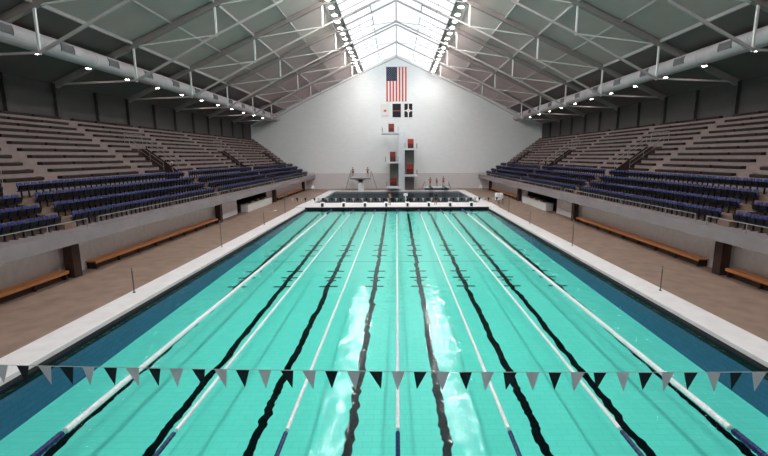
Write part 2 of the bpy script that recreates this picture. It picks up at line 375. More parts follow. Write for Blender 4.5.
# trusses
def truss(i, Y):
    t = empty('roof_truss', (0, Y, 0), 'light steel roof truss, %s from the far wall' % nth(6 - i), 'truss', 'roof trusses')
    def P(x, z): return (x, 0, z)
    for s in (-1, 1):
        b = MB(); b.bar(P(s * 6.42, ztop(6.42) - .28), P(s * 28.6, ztop(28.6) - .28), 0.36, 0.46); b.build('top_chord', M_RAFTER, t)
        b = MB(); b.bar(P(0, ztop(0) - .2), P(s * 6.7, ztop(6.7) - .2), 0.14, 0.2); b.build('top_chord_glare', M_STEEL, t)  # same chord made paler and thinner; skylight glare is put into its colour
        ch = MB()
        for x0, x1 in ((0, 7.6), (7.6, 14.8), (14.8, 21.75)): ch.bar(P(s * x0, ZB[x0]), P(s * x1, ZB[x1]), 0.16, 0.16)
        ch.build('bottom_chord', M_STEEL, t)
        b = MB(); b.bar(P(s * 21.75, ZB[21.75]), P(s * 28.6, ztop(28.6) - .2), 0.13, 0.13); b.build('bracket_strut', M_STEEL, t)
        for x in NX:
            b = MB(); b.bar(P(s * x, ZB[x] - .12), P(s * x, ztop(x) - .2), 0.13, 0.13, up=(0, 1, 0)); b.build('post', M_POST, t)
        for xi, xo in ((0, 7.6), (7.6, 14.8), (14.8, 21.75)):
            b = MB(); b.bar(P(s * xi, ZB[xi]), P(s * xo, ztop(xo) - .35), 0.085, 0.085); b.build('diagonal_brace', M_POST, t)
    b = MB(); b.bar(P(0, ZB[0] - .12), P(0, ztop(0) - .2), 0.17, 0.17, up=(0, 1, 0)); b.box(-.28, .28, -.1, .1, ZB[0] - .12, ZB[0] + .1)
    b.build('post', M_STEEL, t)
for i, Y in enumerate(TR): truss(i, Y)
# wall pilasters
for s in (-1, 1):
    ys = [BAY0 + BAY * (k / 2) for k in range(0, 12)]
    for k, Y in enumerate(ys):
        w = 0.22 if k % 2 == 0 else 0.1
        b = MB(); b.box(s * (XW - 0.3), s * XW, Y - w, Y + w, 9.8, ztop(XW) - .1)
        struct(b.build('column', M_DARK), '%s dark pilaster, %s from the camera end on the upper %s wall' % ('broad' if k % 2 == 0 else 'thin', nth(k + 1), SIDE[s]), 'column')

# ducts
for s in (-1, 1):
    t = empty('air_duct', (s * 23.5, 0, 14.10), 'large round pale air duct hung under the %s roof slope' % SIDE[s], 'duct', 'air ducts')
    b = MB(); prof = []
    y = YN + .1
    while y < YW - .2:
        prof += [(0.61, y), (0.61, y + 4.84), (0.635, y + 4.86), (0.635, y + 4.92)]; y += 4.93
    prof = [(r, min(yy, YW - .05)) for r, yy in prof]
    b.lathe((0, 0, 0), prof, 20, 0, 'Y'); b.build('duct_body', M_DUCT, t, smooth=False)
    for n in range(12):
        Y = 26.5 + 4.93 * n
        g = MB()
        a0 = 0.12
        for k in range(5):
            an = a0 + (k - 2) * 0.17
            p = (-s * 0.635 * math.cos(an), Y, 0.635 * math.sin(an))
            g.bar((p[0], Y - .55, p[2]), (p[0], Y + .55, p[2]), 0.05, 0.085)
        for dy in (-.6, .6):
            g.path([(-s * 0.64 * math.cos(a0 + q * .12), Y + dy, 0.64 * math.sin(a0 + q * .12)) for q in range(-4, 5)], 0.035, 5)
        g.build('grille', M_GRILLE, t)
    hg = MB()
    for Y in TR: hg.tube((0, Y + .3, .6), (0, Y + .3, ztop(23.5) - 14.10), .03, 6)
    hg.build('hanger', M_STEEL, t)

# lamps
def lamp_proto():
    t = empty('roof_lamp', (0, 0, 0), 'x', 'lamp')
    b = MB(); b.lathe((0, 0, 0), [(0.05, .30), (0.12, .28), (0.16, .18), (0.30, .02), (0.33, -.06), (0.31, -.06), (0.28, .0), (0.05, .03)], 14)
    b.tube((0, 0, .28), (0, 0, .62), .03, 6)
    p1 = b.build('lamp_shade', M_LAMPH, t, True)
    b = MB(); b.lathe((0, 0, 0), [(0.0001, -.15), (0.12, -.14), (0.22, -.10), (0.27, -.04), (0.27, -.0)], 14)
    p2 = b.build('lamp_lens', M_LENS, t, True)
    return t, [p1, p2]
LP, LPK = lamp_proto(); first = True
lys = [28.73 + 2.46 * k for k in range(-10, 23)]
nl = len(lys)
for s in (-1, 1):
    for k, Y in enumerate(lys):
        lab = 'round bright roof lamp, %s from the far wall in the %s row' % (nth(nl - k), SIDE[s]); gr = 'roof lamps beside the skylight'
        loc = (s * 6.86, Y, ztop(6.86) - .60)
        if first: LP.location = loc; tag(LP, lab, None, gr); first = False
        else: copy_thing(LP, LPK, loc, None, lab, gr)
def down_proto():
    t = empty('downlight', (0, 0, 0), 'x', 'lamp')
    b = MB(); b.lathe((0, 0, 0), [(0.09, .22), (0.2, .18), (0.24, 0), (0.24, -.03), (0.21, -.03), (0.2, .02), (0.02, .03)], 12); b.tube((0, 0, .2), (0, 0, ztop(24.8) - 13.75), .025, 6)
    p1 = b.build('lamp_shade', M_DARK, t, True)
    b = MB(); b.lathe((0, 0, 0), [(0.0001, -.05), (0.15, -.04), (0.2, -.01), (.2, .02)], 12)
    p2 = b.build('lamp_lens', M_LENS2, t, True)
    return t, [p1, p2]
DP, DPK = down_proto(); first = True
for s in (-1, 1):
    for k in range(11):
        Y = 31.0 + 5.05 * k
        lab = 'small bright downlight behind the %s duct, %s from the camera' % (SIDE[s], nth(k + 1)); gr = 'downlights behind the ducts'
        loc = (s * 24.8, Y, 13.75)
        if first: DP.location = loc; tag(DP, lab, None, gr); first = False
        else: copy_thing(DP, DPK, loc, None, lab, gr)

# ------------------------------------------------------------------ stands
def yspans(y0, y1, cuts, half):
    out = []; a = y0
    for c in cuts:
        if a < c - half: out.append((a, c - half))
        a = c + half
    if a < y1: out.append((a, y1))
    return out
RX = [16.6, 18.15, 19.1, 20.05, 21.0]      # lower rows, front edges
def rz(i): return 2.87 + 0.53 * i
UX = lambda j: 22.0 + 0.6 * j
UZ = lambda j: 5.3 + 0.45 * j
NR = 11
Y0S = 8.0
for s in (-1, 1):
    b = MB()
    b.box(s * 16.4, s * 16.6, Y0S, YW, 2.32, 2.97, 0)
    b.box(s * 16.6, s * 22.2, Y0S, YW, 2.32, rz(0), 0)
    struct(b.build('trim_%d' % (7 if s < 0 else 8), M_FASCIA), 'grey concrete front edge of the %s balcony over the deck' % SIDE[s], 'balcony edge')
    b = MB()
    for i in range(1, 4): b.box(s * RX[i], s * 22.0, Y0S, YW, rz(i) - .53, rz(i))
    for c in AIS:
        for i in range(1, 4): b.box(s * (RX[i] - .4), s * RX[i], c - .42, c + .42, rz(i - 1), rz(i) - .25)
    struct(b.build('lower_stand_floor', M_STEP), 'brown concrete steps of the %s lower stand' % SIDE[s], 'stand')
    b = MB()
    for j in range(NR):
        spans = yspans(Y0S, YW, VOMS, 1.3) if j < 6 else [(Y0S, YW)]
        for (a, c) in spans: b.box(s * UX(j), s * (UX(j + 1) if j < NR - 1 else XW), a, c, 4.0, UZ(j), 0)
        for Y in [17.66] + TR + [YW - .3]:
            if j > 0: b.box(s * (UX(j) - .3), s * UX(j), Y - .55, Y + .55, UZ(j - 1), UZ(j) - .22, 0)
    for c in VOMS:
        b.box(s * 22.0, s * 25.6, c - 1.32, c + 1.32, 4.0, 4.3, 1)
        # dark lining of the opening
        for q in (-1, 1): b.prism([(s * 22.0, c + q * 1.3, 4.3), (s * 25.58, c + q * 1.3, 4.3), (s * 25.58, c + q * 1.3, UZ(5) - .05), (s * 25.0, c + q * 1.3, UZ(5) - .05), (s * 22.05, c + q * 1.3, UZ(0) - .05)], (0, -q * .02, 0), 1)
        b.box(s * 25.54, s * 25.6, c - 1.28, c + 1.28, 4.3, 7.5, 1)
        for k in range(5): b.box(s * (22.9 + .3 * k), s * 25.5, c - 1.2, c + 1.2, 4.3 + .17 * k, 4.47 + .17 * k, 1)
    struct(b.build('upper_stand_floor', [M_TREAD, M_BROWN]), 'pale concrete terraces of the %s upper stand' % SIDE[s], 'stand')
    # wall under the balcony with a recess
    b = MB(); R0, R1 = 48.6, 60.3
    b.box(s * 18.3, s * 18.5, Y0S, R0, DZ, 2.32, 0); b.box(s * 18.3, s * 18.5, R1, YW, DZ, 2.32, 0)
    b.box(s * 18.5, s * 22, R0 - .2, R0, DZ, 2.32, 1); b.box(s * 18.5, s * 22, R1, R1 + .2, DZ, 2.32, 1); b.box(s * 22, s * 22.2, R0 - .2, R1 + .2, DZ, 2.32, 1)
    struct(b.build('wall_under_balcony_' + SIDE[s], [M_UNDERW, M_RECESS]), 'pale wall under the %s balcony with a dark recess' % SIDE[s], 'wall')
    for k, c in enumerate([a - .15 for a in AIS]):
        b = MB(); b.box(s * 17.55, s * 18.05, c - .28, c + .28, DZ, 2.32)
        struct(b.build('column', M_BROWN), 'dark brown column under the %s balcony, %s from the camera' % (SIDE[s], nth(k + 1)), 'column')
    b = MB(); b.box(s * 18.22, s * 18.3, 83.2, 84.6, DZ, 2.2, 0); b.box(s * 18.20, s * 18.3, 83.3, 84.5, DZ, 2.1, 1)
    struct(b.build('door_%d' % (1 if s < 0 else 2), [M_BROWN, M_OAK]), 'brown door beneath the far end of the %s balcony' % SIDE[s], 'door')

# upper benches
def upper_bench(s, j, k, a, c, vom):
    n = nth(j + 1) + ' row'
    lab = 'dark plank bench, %s, %s bay from the camera, %s upper stand' % (n, nth(k), SIDE[s])
    t = empty('spectator_bench', (s * UX(j), (a + c) / 2, UZ(j)), lab, 'bench', 'plank benches of the %s upper stand' % SIDE[s])
    L = (c - a); seg = L / 3; h = L / 2
    for q in range(3):
        if vom and q == 1: continue
        y0, y1 = -h + q * seg + .12, -h + (q + 1) * seg - .12
        pb = MB(); pb.prism([(s * -.05, y0, .035), (s * -.02, y0, .0), (s * .28, y0, .0), (s * .30, y0, .02), (s * .30, y0, .18), (s * .28, y0, .20), (s * -.02, y0, .20), (s * -.05, y0, .17)], (0, y1 - y0, 0)); pb.build('seat_plank', M_PLANK, t)
for s in (-1, 1):
    edges = [17.66] + TR + [YW]
    for k in range(len(edges) - 1):
        a, c = edges[k] + .62, edges[k + 1] - .62
        if False: pass
        for j in range(NR):
            if k == 0 and j > 4: continue
            upper_bench(s, j, k + 1, a, c, j < 6 and any(a < v < c for v in VOMS))
# railings round the stair openings
for s in (-1, 1):
    for k, c in enumerate(VOMS):
        t = empty('stair_railing', (s * 22, c, 0), 'thin metal railing round the %s stair opening from the camera, %s upper stand' % (nth(k + 1), SIDE[s]), 'railing', 'railings round the stair openings')
        for q in (-1, 1):
            y = q * 1.42
            b = MB(); pts = [(s * (UX(j) - 22 + .06), y, UZ(j) + .85) for j in range(6)]
            b.path(pts, .025, 6); b.path([(p[0], p[1], p[2] - .42) for p in pts], .018, 5); b.build('handrail', M_RAILG, t)
            for j in (0, 2, 5):
                b = MB(); b.tube((s * (UX(j) - 22 + .06), y, UZ(j)), (s * (UX(j) - 22 + .06), y, UZ(j) + .86), .022, 6); b.build('post', M_RAILG, t)
        b = MB(); b.path([(s * 3.5, -1.42, UZ(6) + .85), (s * 3.5, 1.42, UZ(6) + .85)], .025, 6); b.path([(s * 3.5, -1.42, UZ(6) + .4), (s * 3.5, 1.42, UZ(6) + .4)], .018, 5)
        b.path([(s * 3.5, -1.42, UZ(6)), (s * 3.5, -1.42, UZ(6) + .85)], .022, 5); b.path([(s * 3.5, 1.42, UZ(6)), (s * 3.5, 1.42, UZ(6) + .85)], .022, 5)
        b.build('back_rail', M_RAILG, t)

# blue seats: built facing -X (for the right stand), root at the floor under the backrest
def seat_shapes():
    back = MB()
    prof = []
    for (z, x) in ((.40, -.02), (.55, .0), (.72, .035), (.82, .06), (.85, .075)):
        w = .225 if z < .8 else (.20 if z < .84 else .15)
        for (yy, dx) in ((-w, -.03), (-w * .5, 0.0), (w * .5, 0.0), (w, -.03)): prof.append((x + dx, yy, z))
    vs = prof + [(x + .035, y, z) for x, y, z in prof]; n = 20; fs = []
    for r in range(4):
        for c in range(3):
            i = r * 4 + c; fs += [(i, i + 1, i + 5, i + 4), (n + i, n + i + 4, n + i + 5, n + i + 1)]
    for r in range(4): fs += [(r * 4, r * 4 + 4, n + r * 4 + 4, n + r * 4), (r * 4 + 3, n + r * 4 + 3, n + r * 4 + 7, r * 4 + 7)]
    for c in range(3): fs += [(c, n + c, n + c + 1, c + 1), (16 + c, 17 + c, n + 17 + c, n + 16 + c)]
    back.add(vs, fs)
    pan = MB()
    pan.prism([(-.06, -.21, .40), (-.12, -.21, .44), (-.19, -.21, .70), (-.16, -.21, .72), (-.10, -.21, .66), (-.04, -.21, .44)], (0, .42, 0))
    fr = MB(); fr.box(-.03, .03, -.03, .03, 0, .46); fr.box(-.12, .06, -.22, .22, .37, .41); fr.box(-.12, .1, -.05, .05, 0, .03)
    return back, pan, fr
bk, pn, fr = seat_shapes()
SX = [18.0 + .95 * i for i in range(4)]
RN = ['front', 'second', 'third', 'back']
spots_near, spots_far = [], []
PITCH = 0.5
for s in (-1, 1):
    for i in range(4):
        for q, (a, c) in enumerate([(18.5, 22.52), (23.4, 42.05), (42.95, 61.65), (62.55, 81.25), (82.15, 86.2)]):
            n = int((c - a) / PITCH + .01)
            off = (c - a - n * PITCH) / 2
            for k in range(n):
                y = a + off + (k + .5) * PITCH
                x = SX[i] - (0 if i else -.0)
                if y < 22.7 and SX[i] * 427 / (y * .986 + .5) > 402: continue
                (spots_near if y < 38.3 else spots_far).append((s, i, q, k, n, x, y))
print('seats near', len(spots_near), 'far', len(spots_far))
proto = None
for (s, i, q, k, n, x, y) in spots_near:
    sec = 'before the first aisle' if q == 0 else 'past the first aisle'
    num = n - k if q == 0 else k + 1
    lab = 'blue folding seat, %s %s, %s row, %s lower stand' % (nth(num), sec, RN[i], SIDE[s])
    gr = 'blue seats in the %s row of the %s lower stand' % (RN[i], SIDE[s])
    loc = (s * x, y, rz(i)); rot = 0 if s > 0 else PI
    if proto is None:
        t = empty('stadium_seat', loc, lab, 'seat', gr, rot)
        proto = (t, [bk.build('backrest', M_SEATBLUE, t, True), pn.build('seat_pan', M_SEATNAVY, t), fr.build('seat_frame', M_SEATNAVY, t)])
    else: copy_thing(proto[0], proto[1], loc, rot, lab, gr)
b = MB()
for (s, i, q, k, n, x, y) in spots_far:
    for src, m in ((bk, 0), (pn, 1), (fr, 1)):
        o = len(b.v)
        b.v += [(s * x + s * p[0], y + s * p[1], rz(i) + p[2]) for p in src.v]
        for f in src.f: b.f.append([e + o for e in f]); b.m.append(m)
tag(b.build('stadium_seat_rows', [M_SEATBLUE, M_SEATNAVY], smooth=False), 'rows of blue folding seats filling the far part of both lower stands', 'seats', kind='stuff')
# front rails
for s in (-1, 1):
    for k, (a, c) in enumerate([(12.0, 22.52), (23.4, 42.05), (42.95, 61.65), (62.55, 81.25), (82.15, 86.3)]):
        t = empty('balcony_railing', (s * 16.52, a, 2.97), 'thin pale balcony railing before the front row, %s section from the camera, %s side' % (nth(k + 1), SIDE[s]), 'railing', 'balcony railings')
        b = MB(); b.tube((0, 0, .5), (0, c - a, .5), .022, 8); b.build('top_rail', M_RAILG, t)
        n = max(1, round((c - a) / 2.5))
        for q in range(n + 1):
            b = MB(); b.tube((0, q * (c - a) / n, 0), (0, q * (c - a) / n, .5), .025, 6); b.build('post', M_RAILG, t)

# benches on the deck
for s in (-1, 1):
    for k, (a, c) in enumerate([(10.0, 22.25), (24.3, 41.6), (63.2, 80.2)]):
        t = empty('wooden_bench', (s * 17.95, a, DZ), 'long orange wooden bench under the %s balcony, %s from the camera' % (SIDE[s], nth(k + 1)), 'bench', 'long wooden benches on the deck')
        L = c - a
        for q, x in enumerate((-.22, .0, .2)):
            b = MB(); b.cbox(s * (x - .095), s * (x + .095), 0, L, .42, .50, .015); b.build('seat_plank', M_OAK, t)
        b = MB(); b.cbox(s * -.33, s * -.30, 0, L, .34, .50, .008); b.build('front_board', M_OAK, t)
        b = MB(); b.box(s * -.12, s * .25, .3, L - .3, .0, .42)
        n = int(L / 2)
        for q in range(n + 1): b.box(s * -.28, s * .28, .1 + q * (L - .3) / n, .2 + q * (L - .3) / n, .02, .42)
        b.build('base', M_OAKD, t)

# counter tables in the recesses
for s in (-1, 1):
    t = empty('white_counter', (s * 17.9, 49.8, DZ), 'long white draped table before the dark recess under the %s balcony' % SIDE[s], 'table')
    b = MB(); b.cbox(-.45, .45, 0, 9.6, .86, .92, .015); b.build('table_top', M_WHITE, t)
    b = MB()
    pts = []
    n = 96
    for q in range(n + 1): pts.append((s * (-.42 + .015 * math.sin(q * 1.9)), 9.6 * q / n))
    for (p, r) in zip(pts, pts[1:]): b.add([(p[0], p[1], .03), (r[0], r[1], .03), (r[0], r[1], .86), (p[0], p[1], .86), (p[0] + s * .02, p[1], .03), (r[0] + s * .02, r[1], .03), (r[0] + s * .02, r[1], .86), (p[0] + s * .02, p[1], .86)], [(0, 1, 2, 3), (4, 7, 6, 5), (0, 4, 5, 1)])
    b.box(-.42, .42, .0, .03, .03, .86); b.box(-.42, .42, 9.57, 9.6, .03, .86)
    b.build('table_skirt', M_WHITE, t)
    b = MB()
    for yy in (.3, 4.8, 9.3):
        for xx in (-.3, .3): b.box(xx - .03, xx + .03, yy - .03, yy + .03, 0, .86)
    b.build('leg', M_CHROME, t)
    for k, (yy, ln, hh) in enumerate(((2.2, .9, .22), (4.4, .6, .3), (6.6, .8, .2))):
        bx_ = MB(); bx_.cbox(-.2, .2, -ln / 2, ln / 2, 0, hh, .03); bx_.box(-.21, .21, -ln / 2 - .01, ln / 2 + .01, hh - .07, hh - .02)
        o = bx_.build('equipment_case', M_BOXBR, loc=(s * 17.85, 49.8 + yy, DZ + .92))
        tag(o, 'brown equipment case on the %s white table, %s from the camera' % (SIDE[s], nth(k + 1)), 'case', 'cases on the white tables')

# stanchion poles on the deck
for s in (-1, 1):
    for k, (Y, h) in enumerate(((19.9, 1.2), (30.4, 1.95), (40.5, 1.2))):
        t = empty('deck_pole', (s * 12.75, Y, DZ + .012), 'thin dark pole standing at the %s pool edge, %s from the camera' % (SIDE[s], nth(k + 1)), 'pole', 'thin poles along the pool edge')
        b = MB(); b.lathe((0, 0, 0), [(.07, 0), (.07, .02), (.03, .04), (.024, .06), (.024, h - .03), (.03, h - .03), (.03, h), (.01, h + .01)], 8); b.build('pole_shaft', M_POLE, t, True)
        b = MB(); b.lathe((0, 0, h - .12), [(.028, 0), (.045, .01), (.045, .06), (.028, .07)], 8); b.build('collar', M_CHROME, t)

# ------------------------------------------------------------------ lane ropes
for k, x in enumerate(ROPES):
    thick = k in (0, 6)
    R = .085 if thick else .055
    pos = 'middle' if k == 3 else nth(k + 1) + ' from the left'
    lab = '%s white lane rope with navy ends, %s' % ('thick' if thick else 'thin', pos)
    t = empty('lane_rope', (x, 0, 0.0), lab, 'lane rope', 'lane ropes on the swimming pool')
    def floats(y0, y1, m):
        b = MB(); prof = []; y = y0; st = .15
        while y < y1 - st * .5:
            prof += [(R * .86, y), (R, y + .02), (R, y + st - .03), (R * .86, y + st - .01)]; y += st
        b.lathe((0, 0, .012), prof, 8, 0, 'Y'); return b.build('float_string', m, t)
    o = floats(9.6, 49.2, M_FLOATW); o['label'] = 'white floats'
    o = floats(PY0 + .5, 9.55, M_FLOATB); o['label'] = 'navy floats'
    o = floats(49.25, PY1 - .4, M_FLOATB); o['label'] = 'navy floats'
    b = MB(); b.tube((0, PY0, .012), (0, PY1, .012), .012, 6); b.build('cable', M_CORD, t)

# ------------------------------------------------------------------ pennant strings
def pennants(Y, name_label, z0, sag, x_end, pole_h):
    t = empty('pennant_string', (0, Y, 0), name_label, 'pennant string', 'pennant strings across the pool')
    def zc(x): return z0 - sag * (1 - (x / x_end) ** 2)
    n = 24
    b = MB(); b.path([(x_end * (2 * i / n - 1), 0, zc(x_end * (2 * i / n - 1))) for i in range(n + 1)], .008, 5); b.build('cord', M_CORD, t)
    b = MB()
    for s in (-1, 1): b.tube((s * x_end, 0, DZ), (s * x_end, 0, z0 + .05), .03, 8)
    b.build('pole_pair', M_POLE, t)
    k = 0
    x = -12.0
    while x < 12.1:
        z = zc(x); w = .148; h = .45; lean = .05 * math.sin(k * 1.7) + .03 * (1 if x < 0 else -1)
        tw = .10 * math.sin(k * 2.3)
        pb = MB()
        poly = [(-w, -tw * w, z - .005), (w, tw * w, z - .005), (lean * 1.2 + .02, .03 * math.sin(k * 3.1), z - h)]
        mid = [(-w, -tw * w, z - .005), (0, .012 * math.sin(k * 1.3), z - .005), (w, tw * w, z - .005), (lean * 1.2 + .02, .03 * math.sin(k * 3.1), z - h)]
        pb.prism(mid, (0, .004, 0))
        dark = k % 2 == 1
        o = pb.build('pennant', M_PENB if dark else M_PENG, t, loc=(x, 0, 0)); o['label'] = 'black pennant' if dark else 'grey pennant'
        k += 1; x += .5
    return t
pn_ = pennants(8.9, 'near string of black and grey triangular pennants above the water', 2.10, .17, 13.4, 2)
pn_.rotation_euler = (0, 0.006, -0.014)
pennants(48.9, 'distant string of black and grey triangular pennants near the starting blocks', 2.0, .06, 12.9, 2)

# starting blocks
for k, x in enumerate(LANES):
    t = empty('starting_block', (x, PY1 + .85, BZ), 'white starting block with dark pedestal, lane %s from the left' % nth(k + 1), 'starting block', 'starting blocks at the far end')
    b = MB(); b.prism([(-.13, -.3, 0), (-.13, .3, 0), (-.13, .22, .5), (-.13, -.25, .46)], (.26, 0, 0)); b.build('pedestal', M_SWIM, t)
    b = MB(); b.prism([(-.26, -.42, .46), (-.26, .3, .53), (-.26, .3, .57), (-.26, -.42, .50)], (.52, 0, 0)); b.build('platform', M_WHITE, t)
    b = MB(); b.box(-.2, .2, .3, .6, .22, .27); b.build('step', M_WHITE, t)

# ------------------------------------------------------------------ diving tower
TY = 83.0
t = empty('diving_tower', (0.93, TY, DZ), 'tall pale concrete diving tower with five platforms by far wall', 'diving tower')
def bb(*a): b = MB(); b.box(*a); return b
b = MB(); b.cbox(-.6, .6, -.4, .9, 0, 10.9, .05); b.build('column', M_CONC, t)
PL = [(-1, 10.8, -3.7, -.55, 1), (1, 7.85, .55, 2.95, 1), (-1, 5.4, -3.15, -.55, 1), (1, 2.95, .55, 3.0, 1), (-1, .75, -2.95, -.55, 0)]
for q, (sd, z, x0, x1, big) in enumerate(PL):
    b = MB(); b.cbox(x0, x1 + (.1 if sd < 0 else 0), -3.0, .5, z - .28, z, .03); b.box(x0 + .02, x1, -3.05, -2.98, z - .2, z + .02); b.build('platform', M_CONC, t)
    r = MB()
    for xx in (x0 + .08, x1 - .08):
        r.path([(xx, -2.2, z), (xx, -2.2, z + .95), (xx, .4, z + .95), (xx, .4, z)], .035, 6); r.path([(xx, -2.2, z + .5), (xx, .4, z + .5)], .025, 5); r.path([(xx, -.9, z), (xx, -.9, z + .95)], .025, 5)
    r.build('railing', M_CHROME, t)
    sc = [(-1.95, 1.0), (1.75, 1.05), (-1.7, 1.0), (1.6, 1.2), (-1.6, 1.2)][q]
    cx, wd = sc; hh = [1.75, 1.85, 1.9, 2.0, 1.5][q]
    b = MB(); b.box(cx - wd / 2, cx + wd / 2, .38, .46, z, z + hh * .52, 1); b.box(cx - wd / 2, cx + wd / 2, .38, .46, z + hh * .52, z + hh, 0)
    b.box(cx - wd / 2 - .04, cx - wd / 2, .36, .48, z, z + hh, 1); b.box(cx + wd / 2, cx + wd / 2 + .04, .36, .48, z, z + hh, 1)
    o = b.build('red_screen', [M_REDB if q in (0, 2) else M_RED, M_REDD], t); o['label'] = 'red and dark brown screen at the back of a platform'
b = MB(); b.box(-2.3, -.6, .55, .7, 0, 5.2)
for z in range(0, 17): b.box(-2.3, -.6, .47, .56, .15 + z * .3, .22 + z * .3)
b.build('back_panel', M_CONCD, t)
b = MB(); b.box(.6, 2.4, .55, .7, 0, 7.6)
for z in range(0, 25): b.box(.6, 2.4, .47, .56, .15 + z * .3, .22 + z * .3)
b.build('back_panel', M_CONCD, t)

# three metre springboards (left)
t = empty('springboard_stand', (-6.9, 82.6, DZ), 'tall springboard stand with pale pedestal left of the tower', 'springboard stand', 'springboard stands')
b = MB(); b.cbox(-.5, .5, -.6, .6, 0, 2.15, .06); b.prism([(-.5, -.6, 1.5), (.5, -.6, 1.5), (1.1, -.6, 2.15), (-1.1, -.6, 2.15)], (0, 1.2, 0)); b.build('pedestal', M_CONC, t)
b = MB(); b.cbox(-1.95, 1.95, -.9, 1.2, 2.15, 2.42, .05); b.build('deck_slab', M_CHROME, t)
for x in (-1.3, 1.3):
    b = MB(); b.cbox(x - .25, x + .25, -4.2, .8, 2.5, 2.56, .015); b.build('springboard', M_BOARD, t)
    b = MB(); b.tube((x - .3, -1.0, 2.46), (x + .3, -1.0, 2.46), .05, 8); b.build('fulcrum', M_CHROME, t)
for sx in (-1, 1):
    b = MB()
    for yy in (.2, .9):
        b.path([(sx * 3.1, yy, 0), (sx * 1.95, yy, 3.6), (sx * 1.9, yy - .4, 3.65)], .045, 6)
    for q in range(9):
        f = (q + .5) / 11; b.tube((sx * (3.1 - 1.15 * f), .2, 3.6 * f), (sx * (3.1 - 1.15 * f), .9, 3.6 * f), .025, 5)
    b.build('ladder', M_CHROME, t)
    b = MB(); b.path([(sx * 1.9, -.8, 2.42), (sx * 1.9, -.8, 3.4), (sx * 1.9, 1.1, 3.4), (sx * 1.9, 1.1, 2.42)], .035, 6); b.path([(sx * 1.9, -.8, 2.9), (sx * 1.9, 1.1, 2.9)], .025, 5); b.build('railing', M_CHROME, t)
# one metre springboards (right)
t = empty('springboard_stand', (7.7, 82.6, DZ), 'low dark springboard stand with side rails right of the tower', 'springboard stand', 'springboard stands')
b = MB(); b.cbox(-2.3, 2.3, -.6, 1.1, 0, .42, .04); b.build('pedestal', M_GREEN, t)
b = MB(); b.cbox(-2.35, 2.35, -.9, 1.2, .42, .6, .04); b.build('deck_slab', M_CONC, t)
for x in (-1.3, 1.3):
    b = MB(); b.cbox(x - .25, x + .25, -4.2, .8, .66, .72, .015); b.build('springboard', M_GREEN, t)
    b = MB(); b.tube((x - .3, -1.0, .63), (x + .3, -1.0, .63), .05, 8); b.build('fulcrum', M_CHROME, t)
for sx in (-1, 1):
    b = MB(); b.path([(sx * 2.9, .3, 0), (sx * 2.3, .3, 1.55), (sx * 2.25, -.6, 1.55), (sx * 2.25, -.6, .6)], .04, 6); b.path([(sx * 2.9, .9, 0), (sx * 2.3, .9, 1.55), (sx * 2.3, .3, 1.55)], .04, 6); b.build('railing', M_CHROME, t)

# ------------------------------------------------------------------ flags on the far wall
FY = YW - .06
t = empty('national_flag', (0, FY, 0), 'large striped red white and blue flag hung vertically on wall', 'flag')
X0, X1, ZT, ZBt = -1.97, 1.97, 23.6, 17.2
sw = (X1 - X0) / 13; cw = 7 * sw; chh = 2.55
def wavez(x): return .02 * math.sin(x * 5)
b1, b2 = MB(), MB()
for k in range(13):
    x0, x1 = X0 + k * sw, X0 + (k + 1) * sw
    (b1 if k % 2 == 0 else b2).box(x0, x1, -.02 + wavez(x0), .02 + wavez(x0), ZBt, ZT - (chh if k < 7 else 0))
b1.build('red_stripe', M_FLAGR, t); b2.build('white_stripe', M_FLAGW, t)
ct = bb(X0, X0 + cw, -.025, .02, ZT - chh, ZT).build('canton', M_FLAGB, t)
b = MB()
for r in range(11):
    for c in range(9):
        if (r + c) % 2: continue
        cx, cz = X0 + cw * (c + 1) / 10, ZT - chh * (r + 1) / 12
        b.prism([(cx + (.075 if i % 2 == 0 else .03) * math.sin(i * PI / 5), -.032, cz + (.075 if i % 2 == 0 else .03) * math.cos(i * PI / 5)) for i in range(10)], (0, .008, 0))
b.build('star', M_GREYTXT, ct)
bb(X0 - .1, X1 + .1, -.03, .03, ZT, ZT + .07).build('hanging_rod', M_CHROME, t)
# three banners
zt, zb = 16.75, 14.2
t = empty('wall_banner', (-2.25, FY, 0), 'white wall banner with small red emblem, below the big flag', 'banner', 'banners below the flag')
bb(-.85, .85, -.02, .02, zb, zt).build('cloth', M_BANW, t)
b = MB(); b.prism([(-.42, -.03, 15.42), (-.15, -.03, 15.30), (0, -.03, 15.18), (.15, -.03, 15.30), (.42, -.03, 15.42), (.2, -.03, 15.5), (.1, -.03, 15.72), (0, -.03, 15.6), (-.1, -.03, 15.72), (-.2, -.03, 15.5)], (0, .012, 0)); b.build('red_emblem', M_ORANGE, t)
bb(-.6, .6, -.028, -.02, 14.42, 14.5).build('grey_line', M_GREYTXT, t)
bb(-.88, .88, -.03, .03, zt, zt + .05).build('hanging_rod', M_WHITE, t)
t = empty('wall_banner', (.03, FY, 0), 'black wall banner with orange band, directly below the big flag', 'banner', 'banners below the flag')
bb(-.82, .82, -.02, .02, zb, zt).build('cloth', M_BANB, t)
b = MB(); b.box(-.75, .75, -.03, -.02, 15.42, 15.50)
for k in range(6): b.prism([(-.66 + .24 * k, -.03, 15.36), (-.56 + .24 * k, -.03, 15.56), (-.46 + .24 * k, -.03, 15.36)], (0, .01, 0))
b.build('orange_band', M_ORANGE, t)
bb(-.85, .85, -.03, .03, zt, zt + .05).build('hanging_rod', M_CHROME, t)
t = empty('wall_banner', (2.32, FY, 0), 'black wall banner with white cross and central star disc', 'banner', 'banners below the flag')
bb(-.78, .78, -.02, .02, zb, zt).build('cloth', M_BANB, t)
b = MB(); zc_ = 15.45; b.box(-.1, .1, -.03, -.02, zb, zt); b.box(-.78, .78, -.03, -.02, zc_ - .1, zc_ + .1)
